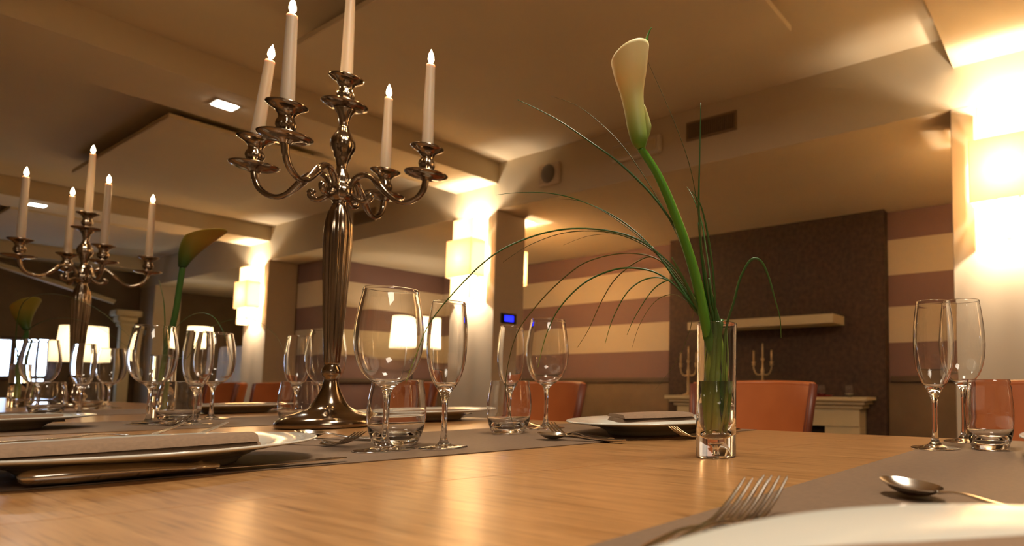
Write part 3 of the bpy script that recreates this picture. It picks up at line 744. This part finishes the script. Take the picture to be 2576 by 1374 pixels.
vase(VX, VY, 'clear cylinder vase half full of water, holding the calla lily in front')
BK = json.loads(r'''{"blades": [[[[-0.5622, 0.4233, 1.166], [-0.5275, 0.4492, 1.1459], [-0.4917, 0.4765, 1.1168], [-0.4714, 0.4946, 1.0983], [-0.4429, 0.5183, 1.0636], [-0.4224, 0.538, 1.0251], [-0.4099, 0.5533, 0.9883], [-0.4008, 0.5673, 0.9438], [-0.398, 0.5771, 0.9097]], 0.00078], [[[-0.6079, 0.5084, 1.2201], [-0.5726, 0.5189, 1.2038], [-0.5397, 0.529, 1.1766], [-0.5077, 0.5392, 1.1413], [-0.4724, 0.5527, 1.0862], [-0.4424, 0.5636, 1.0288], [-0.4193, 0.5703, 0.9752], [-0.4014, 0.5753, 0.9097]], 0.00031], [[[-0.4356, 0.4868, 1.2293], [-0.429, 0.4989, 1.2023], [-0.4139, 0.5174, 1.1526], [-0.4026, 0.5337, 1.1048], [-0.399, 0.5452, 1.0646], [-0.3986, 0.5558, 1.0141], [-0.3983, 0.566, 0.9676], [-0.3971, 0.5776, 0.9097]], 0.00029], [[[-0.3999, 0.5552, 1.1823], [-0.4034, 0.5586, 1.1137], [-0.4061, 0.5616, 1.0557], [-0.4051, 0.5658, 1.0074], [-0.4018, 0.572, 0.9494], [-0.395, 0.5787, 0.9097]], 0.00078], [[[-0.6947, 0.4938, 1.096], [-0.6609, 0.5007, 1.0959], [-0.6153, 0.5142, 1.092], [-0.571, 0.5277, 1.0789], [-0.5235, 0.5439, 1.0542], [-0.4862, 0.555, 1.0236], [-0.4501, 0.5662, 0.9823], [-0.4214, 0.5737, 0.9387], [-0.4014, 0.5753, 0.9097]], 0.00044], [[[-0.5889, 0.5067, 1.0782], [-0.5539, 0.5185, 1.0715], [-0.5141, 0.5342, 1.0478], [-0.4711, 0.5528, 1.0097], [-0.4419, 0.5639, 0.9711], [-0.4175, 0.5726, 0.9309], [-0.4005, 0.5757, 0.9097]], 0.00036], [[[-0.6652, 0.3698, 0.8406], [-0.6575, 0.3769, 0.8762], [-0.6497, 0.3844, 0.9079], [-0.6296, 0.3982, 0.9432], [-0.597, 0.4184, 0.9841], [-0.5644, 0.44, 1.0073], [-0.5274, 0.4646, 1.0201], [-0.4903, 0.4903, 1.0205], [-0.4611, 0.5124, 1.012], [-0.4401, 0.5308, 0.9943], [-0.4223, 0.548, 0.9702], [-0.4062, 0.5652, 0.9332], [-0.3988, 0.5767, 0.9097]], 0.00053], [[[-0.6714, 0.4909, 1.0007], [-0.6334, 0.5001, 1.0207], [-0.5849, 0.5154, 1.035], [-0.5334, 0.5335, 1.0343], [-0.4922, 0.5471, 1.0205], [-0.4587, 0.5572, 0.9966], [-0.4305, 0.5652, 0.9629], [-0.4014, 0.5753, 0.9097]], 0.00041], [[[-0.6319, 0.5553, 1.0329], [-0.5883, 0.5592, 1.0413], [-0.5431, 0.5648, 1.0392], [-0.5041, 0.5679, 1.026], [-0.4669, 0.5711, 0.9976], [-0.4313, 0.5745, 0.9569], [-0.4005, 0.5757, 0.9097]], 0.00027], [[[-0.628, 0.4857, 0.7785], [-0.6357, 0.4765, 0.8183], [-0.6329, 0.4731, 0.8555], [-0.6189, 0.475, 0.9023], [-0.5967, 0.4824, 0.9341], [-0.5705, 0.4923, 0.9628], [-0.538, 0.5058, 0.989], [-0.4974, 0.5248, 1.0003], [-0.4619, 0.5422, 0.996], [-0.4399, 0.5534, 0.9781], [-0.4192, 0.565, 0.9458], [-0.4014, 0.5753, 0.9097]], 0.00039], [[[-0.5683, 0.4662, 0.8594], [-0.5599, 0.4705, 0.8995], [-0.5464, 0.4782, 0.9319], [-0.5223, 0.4918, 0.9607], [-0.4943, 0.5086, 0.9764], [-0.4707, 0.524, 0.9793], [-0.4473, 0.54, 0.9721], [-0.4242, 0.5572, 0.9485], [-0.4035, 0.5741, 0.9097]], 0.00058], [[[-0.573, 0.53, 0.8866], [-0.5559, 0.5318, 0.9091], [-0.5367, 0.5338, 0.944], [-0.5162, 0.537, 0.9723], [-0.4892, 0.5443, 0.9923], [-0.466, 0.5508, 0.9971], [-0.4418, 0.5598, 0.9754], [-0.4183, 0.5695, 0.9404], [-0.3993, 0.5764, 0.9097]], 0.00041], [[[-0.4974, 0.5024, 0.8875], [-0.4905, 0.5075, 0.9184], [-0.476, 0.5167, 0.9506], [-0.4568, 0.5296, 0.9664], [-0.4372, 0.5442, 0.9646], [-0.4197, 0.5592, 0.9416], [-0.4031, 0.5744, 0.9097]], 0.00048], [[[-0.5022, 0.5443, 0.9013], [-0.4886, 0.5452, 0.9261], [-0.464, 0.5514, 0.9591], [-0.4395, 0.5594, 0.9672], [-0.4198, 0.5674, 0.9427], [-0.4005, 0.5757, 0.9097]], 0.00044], [[[-0.5315, 0.5864, 0.8885], [-0.5116, 0.5788, 0.919], [-0.4831, 0.5761, 0.9472], [-0.4516, 0.5768, 0.9527], [-0.4218, 0.5785, 0.9318], [-0.3993, 0.5764, 0.9097]], 0.00029], [[[-0.3322, 0.6363, 0.8978], [-0.3315, 0.6319, 0.9224], [-0.3349, 0.6256, 0.9443], [-0.3402, 0.6177, 0.9734], [-0.347, 0.6097, 0.9921], [-0.3565, 0.6017, 0.9921], [-0.3671, 0.5949, 0.9696], [-0.3736, 0.5908, 0.94], [-0.3767, 0.5886, 0.9097]], 0.00082], [[[-0.5127, 0.6123, 0.8315], [-0.4785, 0.6127, 0.8687], [-0.4543, 0.6078, 0.9046], [-0.4411, 0.5982, 0.9249], [-0.4283, 0.5891, 0.936], [-0.4109, 0.5844, 0.9219], [-0.3993, 0.5764, 0.9097]], 0.00024], [[[-0.448, 0.5927, 1.097], [-0.4348, 0.5899, 1.0782], [-0.421, 0.5885, 1.0448], [-0.4118, 0.5846, 1.0121], [-0.4026, 0.5813, 0.9705], [-0.395, 0.5787, 0.9097]], 0.00058], [[[-0.4013, 0.5404, 1.0683], [-0.3949, 0.5509, 1.0511], [-0.3914, 0.5612, 1.0145], [-0.3903, 0.5711, 0.9678], [-0.3929, 0.5799, 0.9097]], 0.00073], [[[-0.4071, 0.5625, 1.0364], [-0.4045, 0.5668, 0.9977], [-0.4001, 0.5729, 0.9494], [-0.3929, 0.5799, 0.9097]], 0.00145], [[[-0.4183, 0.526, 0.9872], [-0.4138, 0.5416, 0.965], [-0.4081, 0.558, 0.9383], [-0.4022, 0.5748, 0.9097]], 0.00133], [[[-0.3982, 0.5725, 0.9687], [-0.3949, 0.5765, 0.9397], [-0.3886, 0.5822, 0.9097]], 0.0017], [[[-0.4579, 0.5373, 1.0074], [-0.4377, 0.5508, 0.9735], [-0.4196, 0.5631, 0.9397], [-0.4035, 0.5741, 0.9097]], 0.00121]], "stem": [[-0.4394, 0.4939, 1.1099], [-0.4359, 0.5022, 1.1], [-0.4307, 0.5118, 1.0858], [-0.4248, 0.5223, 1.0643], [-0.4189, 0.5333, 1.0378], [-0.4137, 0.5438, 1.0109], [-0.4085, 0.5547, 0.9788], [-0.405, 0.565, 0.9438], [-0.4031, 0.5744, 0.9097]], "sec": [[[-0.43944, 0.49386, 1.1099], [0.00322, 0.00174, 0.0], [0.00156, -0.00289, -0.00022]], [[-0.44018, 0.49282, 1.11833], [0.00711, 0.00365, 0.00251], [0.00357, -0.00662, -0.00051]], [[-0.4425, 0.49039, 1.1336], [0.00871, 0.00453, 0.00228], [0.00406, -0.00752, -0.00058]], [[-0.44461, 0.48757, 1.1557], [0.00918, 0.00463, 0.00433], [0.00423, -0.00784, -0.0006]], [[-0.44641, 0.48513, 1.17484], [0.01115, 0.00579, 0.00296], [0.00489, -0.00907, -0.00069]], [[-0.44694, 0.48322, 1.19603], [0.01529, 0.00773, 0.00684], [0.00746, -0.01381, -0.00032]], [[-0.44665, 0.48174, 1.21745], [0.01832, 0.00885, 0.01367], [0.0094, -0.01741, 0.00186]]], "tail": [[-0.4242, 0.4915, 1.2484], [-0.4263, 0.4906, 1.2448], [-0.4285, 0.4899, 1.2384], [-0.4299, 0.4896, 1.2329]]}''')
# grass blades: each runs from its tip down through the mouth of the vase to its bottom
def into(pt, k, base_xy, spread=.013, z1=.782):
    rnd = random.Random(k*7+3); a = rnd.uniform(0, 2*pi); q = spread*rnd.uniform(.35, 1)
    m = Vector(pt); c = Vector((base_xy[0], base_xy[1], 0))
    d = Vector((m.x-c.x, m.y-c.y, 0)); 
    if d.length > .0185: d = d*(.0185/d.length)
    p1 = Vector((c.x+d.x, c.y+d.y, .905)); e = Vector((c.x+q*cos(a)*.8, c.y+q*sin(a)*.8, z1+rnd.uniform(0, .01)))
    mid = (p1+e)/2
    return [tuple(p1), tuple(mid), tuple(e)]
gr = empty('grass_bunch', (VX, VY, .7505)); tag(gr, 'bunch of long thin arching grass blades in the front vase beside the calla', 'grass')
OFF = Vector((VX, VY, .7505))
for k, (pts, w) in enumerate(BK['blades']):
    body = crom([Vector(p) for p in pts[:-1]]+[Vector(p) for p in into(pts[-1], k, (VX, VY))], 6)
    n = len(body); rad = [w*2.0*(.30+.75*min(1, i/(n*.35)))*(1 if i < n*.8 else 1.15) for i in range(n)]
    body = [p-OFF for p in body]
    MB().tube(body, rad, 6, .35, ref=(fw.x, fw.y, fw.z)).build('blade', M['grass_thin'] if w < .00042 else M['grass'], gr)
# broad blade ends that only show inside the vase
for k, (a, tw) in enumerate(((.4, .0045), (1.5, .004), (2.7, .0048), (3.9, .0042), (5.2, .0046), (4.6, .004))):
    p = [(.013*cos(a+.6), .013*sin(a+.6), .170), (.0145*cos(a), .0145*sin(a), .12), (.013*cos(a-.3), .013*sin(a-.3), .08), (.008*cos(a-.8), .008*sin(a-.8), .029)]
    b_ = crom(p, 5); MB().tube(b_, lerpl([tw*.6, tw*1.1, tw*1.5, tw*.6], len(b_)), 6, .15, ref=(cos(a), sin(a), 0)).build('blade', M['leafy'] if k % 2 else M['grass'], gr)
cl = empty('calla_lily', (VX, VY, .7505)); tag(cl, 'pale green calla lily with a thick curved stem in the front vase', 'flower', 'calla lilies')
st = [Vector(p)-OFF for p in BK['stem']]+[Vector(p) for p in ((-.001, .002, .10), (.001, .001, .035))]
b_ = crom(st, 6); MB().tube(b_, lerpl([.0045, .0048, .005, .0054, .0057, .006, .0063, .0065, .0062, .006, .0055], len(b_)), 16).build('stem', M['stem'], cl)
def spathe_mesh(secs, mtl, parent, off, nseg=40, tail=None, tail_r=.0022):
    v = []; f = []; S = [[Vector(a) for a in s] for s in secs]
    # densify sections
    C_ = crom([s[0] for s in S], 5); H_ = crom([s[1] for s in S], 5); N_ = crom([s[2] for s in S], 5); m = len(C_)
    for i in range(m):
        q = i/(m-1)
        for j in range(nseg):
            t = 2*pi*j/nseg; flare = 1.0
            p = C_[i]+H_[i]*cos(t)*flare+N_[i]*sin(t)
            v.append(p-off)
    for i in range(m-1):
        for j in range(nseg): f.append((i*nseg+j, i*nseg+(j+1) % nseg, (i+1)*nseg+(j+1) % nseg, (i+1)*nseg+j))
    f.append(tuple(range(nseg-1, -1, -1)))
    o = mesh_obj('spathe', v, f, mtl, parent)
    sd = o.modifiers.new('thickness', 'SOLIDIFY'); sd.thickness = .0009; sd.offset = -1
    return o
zs = [s[0][2]-.7505 for s in BK['sec']]
sp_m = spathe(zs[0], zs[-1]+.03, (.10, .24, .015), (.72, .68, .38), (.52, .52, .17))
spathe_mesh(BK['sec'], sp_m, cl, OFF)
# overlapping edge of the spathe on the right
Rr = [Vector(s[0])+Vector(s[1]) for s in BK['sec']]
fl = crom([Rr[1], Rr[2]+rt*.0028, Rr[3]+rt*.0012], 6); MB().tube([p-OFF for p in fl], lerpl([.0012, .0042, .0008], len(fl)), 10, .35, ref=(fw.x, fw.y, fw.z)).build('spathe_edge', sp_m, cl)
tl = crom([Vector(p) for p in BK['tail']], 5); MB().tube([p-OFF for p in tl], lerpl([.0005, .0008, .0012, .0024], len(tl)), 8).build('spathe_tip', M['stem'], cl)
p0 = Vector(BK['sec'][2][0])-OFF; p1 = Vector(BK['sec'][5][0])-OFF
MB().tube([p0, p0.lerp(p1, .5), p1], [.002, .0032, .0022], 10).build('spadix', mat('yellow_spadix', (.7, .45, .05), .6), cl)

def far_arrangement(vx, vy, stem_pts, secs, grasses, names):
    vase(vx, vy, names[0], 32); o_ = Vector((vx, vy, .7505))
    c = empty('calla_lily', tuple(o_)); tag(c, names[1], 'flower', 'calla lilies')
    s_ = [Vector(p)-o_ for p in stem_pts]+[Vector((0, 0, .10)), Vector((0, 0, .035))]
    b2 = crom(s_, 5); MB().tube(b2, [.0062]*len(b2), 12).build('stem', M['grass'], c)
    z0 = secs[0][0][2]-.7505; z1 = secs[-1][0][2]-.7505
    m_ = spathe(z0, z1, (.015, .05, .006), (.20, .19, .02), (.07, .11, .01))
    spathe_mesh(secs, m_, c, o_, 28)
    g = empty('grass_bunch', tuple(o_)); tag(g, names[2], 'grass')
    for pts in grasses:
        q = crom([Vector(p) for p in pts[:-1]]+[Vector((vx+.006, vy, .90)), Vector((vx+.004, vy+.002, .79))], 6)
        MB().tube([p-o_ for p in q], lerpl([.0004, .0012, .0016, .0018], len(q)), 6, .4).build('blade', M['grass'], g)
def secs_from(base, dirv, side, L, w0, w1, slant):
    out = []
    for i in range(7):
        t = i/6; c = Vector(base)+Vector(dirv)*L*t+Vector(side)*(.45*L*t*t)
        w = w0+(w1-w0)*(t**1.2); h = (Vector(side)*w+Vector(dirv)*slant*w*t*t); nn = Vector(fw)*-w*.8
        out.append((tuple(c), tuple(h), tuple(nn)))
    return out
R3 = Vector(rt); U3 = Vector(up)
s2 = secs_from((-2.061, .572, 1.145), (U3*.97+R3*.25), (R3), .088, .008, .042, .35)
far_arrangement(-2.126, .567, [(-2.0610, .5726, 1.147), (-2.0698, .5716, 1.095), (-2.0822, .5705, 1.0225), (-2.0991, .5669, .95)], s2,
    [[(-2.1168, .5451, 1.1106), (-2.1077, .5543, 1.0536), (-2.1072, .5601, .9811), (-2.1176, .564, .8568)],
     [(-1.951, .6532, .8672), (-1.9624, .6415, .9397), (-1.9921, .6199, 1.0122), (-2.0374, .5946, 1.0225), (-2.0844, .5724, .9811), (-2.1158, .565, .8568)],
     [(-1.953, .7625, .9132), (-1.9801, .7428, .9795), (-2.0469, .7033, 1.0237), (-2.095, .64, .9905), (-2.11, .60, .9132), (-2.12, .5716, .858)]],
    ['blurred cylinder vase behind the second wine glass', 'dark green calla lily bending right above the second wine glass', 'thin blurred grass blades arching from the second vase'])
s3 = secs_from((-3.5555, .5705, 1.047), (U3*.90-R3*.45), (R3*.9+U3*.2), .10, .010, .048, .4)
far_arrangement(-3.603, .568, [(-3.5555, .5705, 1.047), (-3.5655, .5698, .9862), (-3.5907, .562, .9103)], s3,
    [[(-2.9141, .6926, 1.0005), (-3.0808, .6398, 1.1094), (-3.2662, .581, 1.1649), (-3.4333, .5382, 1.1419), (-3.5521, .5456, 1.0134), (-3.603, .5623, .8191)],
     [(-3.0612, .7298, .9651), (-3.2037, .6688, 1.0541), (-3.3503, .61, 1.0857), (-3.4882, .5616, 1.0432), (-3.572, .5548, .9496), (-3.603, .5623, .8191)]],
    ['farthest blurred vase near the left edge of the table', 'blurred drooping calla lily at the left edge of the photo', 'faint grass blades arching from the farthest vase at the left edge'])

# ------------------------------------------------------------------ things on the mantel
def mantel_candelabra(x, y, label):
    r = empty('mantel_candelabra', (x, y, .735)); tag(r, label, 'candelabra', 'small three-arm candelabra on the mantel')
    MB().lathe([(.055, 0), (.055, .008), (.02, .02), (.010, .04), (.014, .10), (.009, .17), (.018, .22), (.010, .25), (.008, .30), (.016, .315), (.018, .33)], 20).build('stem', M['brass'], r)
    for s in (-1, 1):
        p = crom([(0, 0, .20), (s*.03, 0, .185), (s*.065, 0, .195), (s*.088, 0, .235), (s*.09, 0, .27)], 4)
        MB().tube(p, .0065, 8).build('arm', M['brass'], r)
        MB().lathe([(.008, .262), (.017, .27), (.012, .285), (.020, .30)], 14, (s*.09, 0, 0)).build('candle_cup', M['brass'], r)
    for s, h in ((-1, .30), (1, .30), (0, .33)):
        MB().lathe([(.009, h-.004), (.0085, h+.13 if s == 0 else h+.10), (.001, h+.132 if s == 0 else h+.102)], 12, (s*.09, 0, 0)).build('candle_stub', M['brass'], r)
M['brass'] = mat('aged_brass', (.55, .40, .22), .35, .6)
mantel_candelabra(-2.47, 4.38, 'three-arm candelabra on the mantel below the cream shelf')
mantel_candelabra(-3.27, 4.38, 'three-arm candelabra on the mantel, half hidden behind the vase edge')
for x, lb in ((-1.90, 'small clear tumbler standing on the mantel, left of the other'), (-1.66, 'small clear tumbler standing on the right end of the mantel')):
    o = dup(g_t, (x, 4.36, .7355), 0, lb, 'tumblers on the mantel')
tr = MB().lathe([(.0001, 0), (.11, 0), (.125, .012), (.122, .014), (.105, .004), (.0001, .003)], 36).build('tray', mat('red_lacquer', (.22, .015, .01), .35), None, loc=(-1.96, 4.38, .7352))
tr.scale = (1.2, .7, 1); tag(tr, 'flat dark red tray on the right part of the mantel', 'tray')
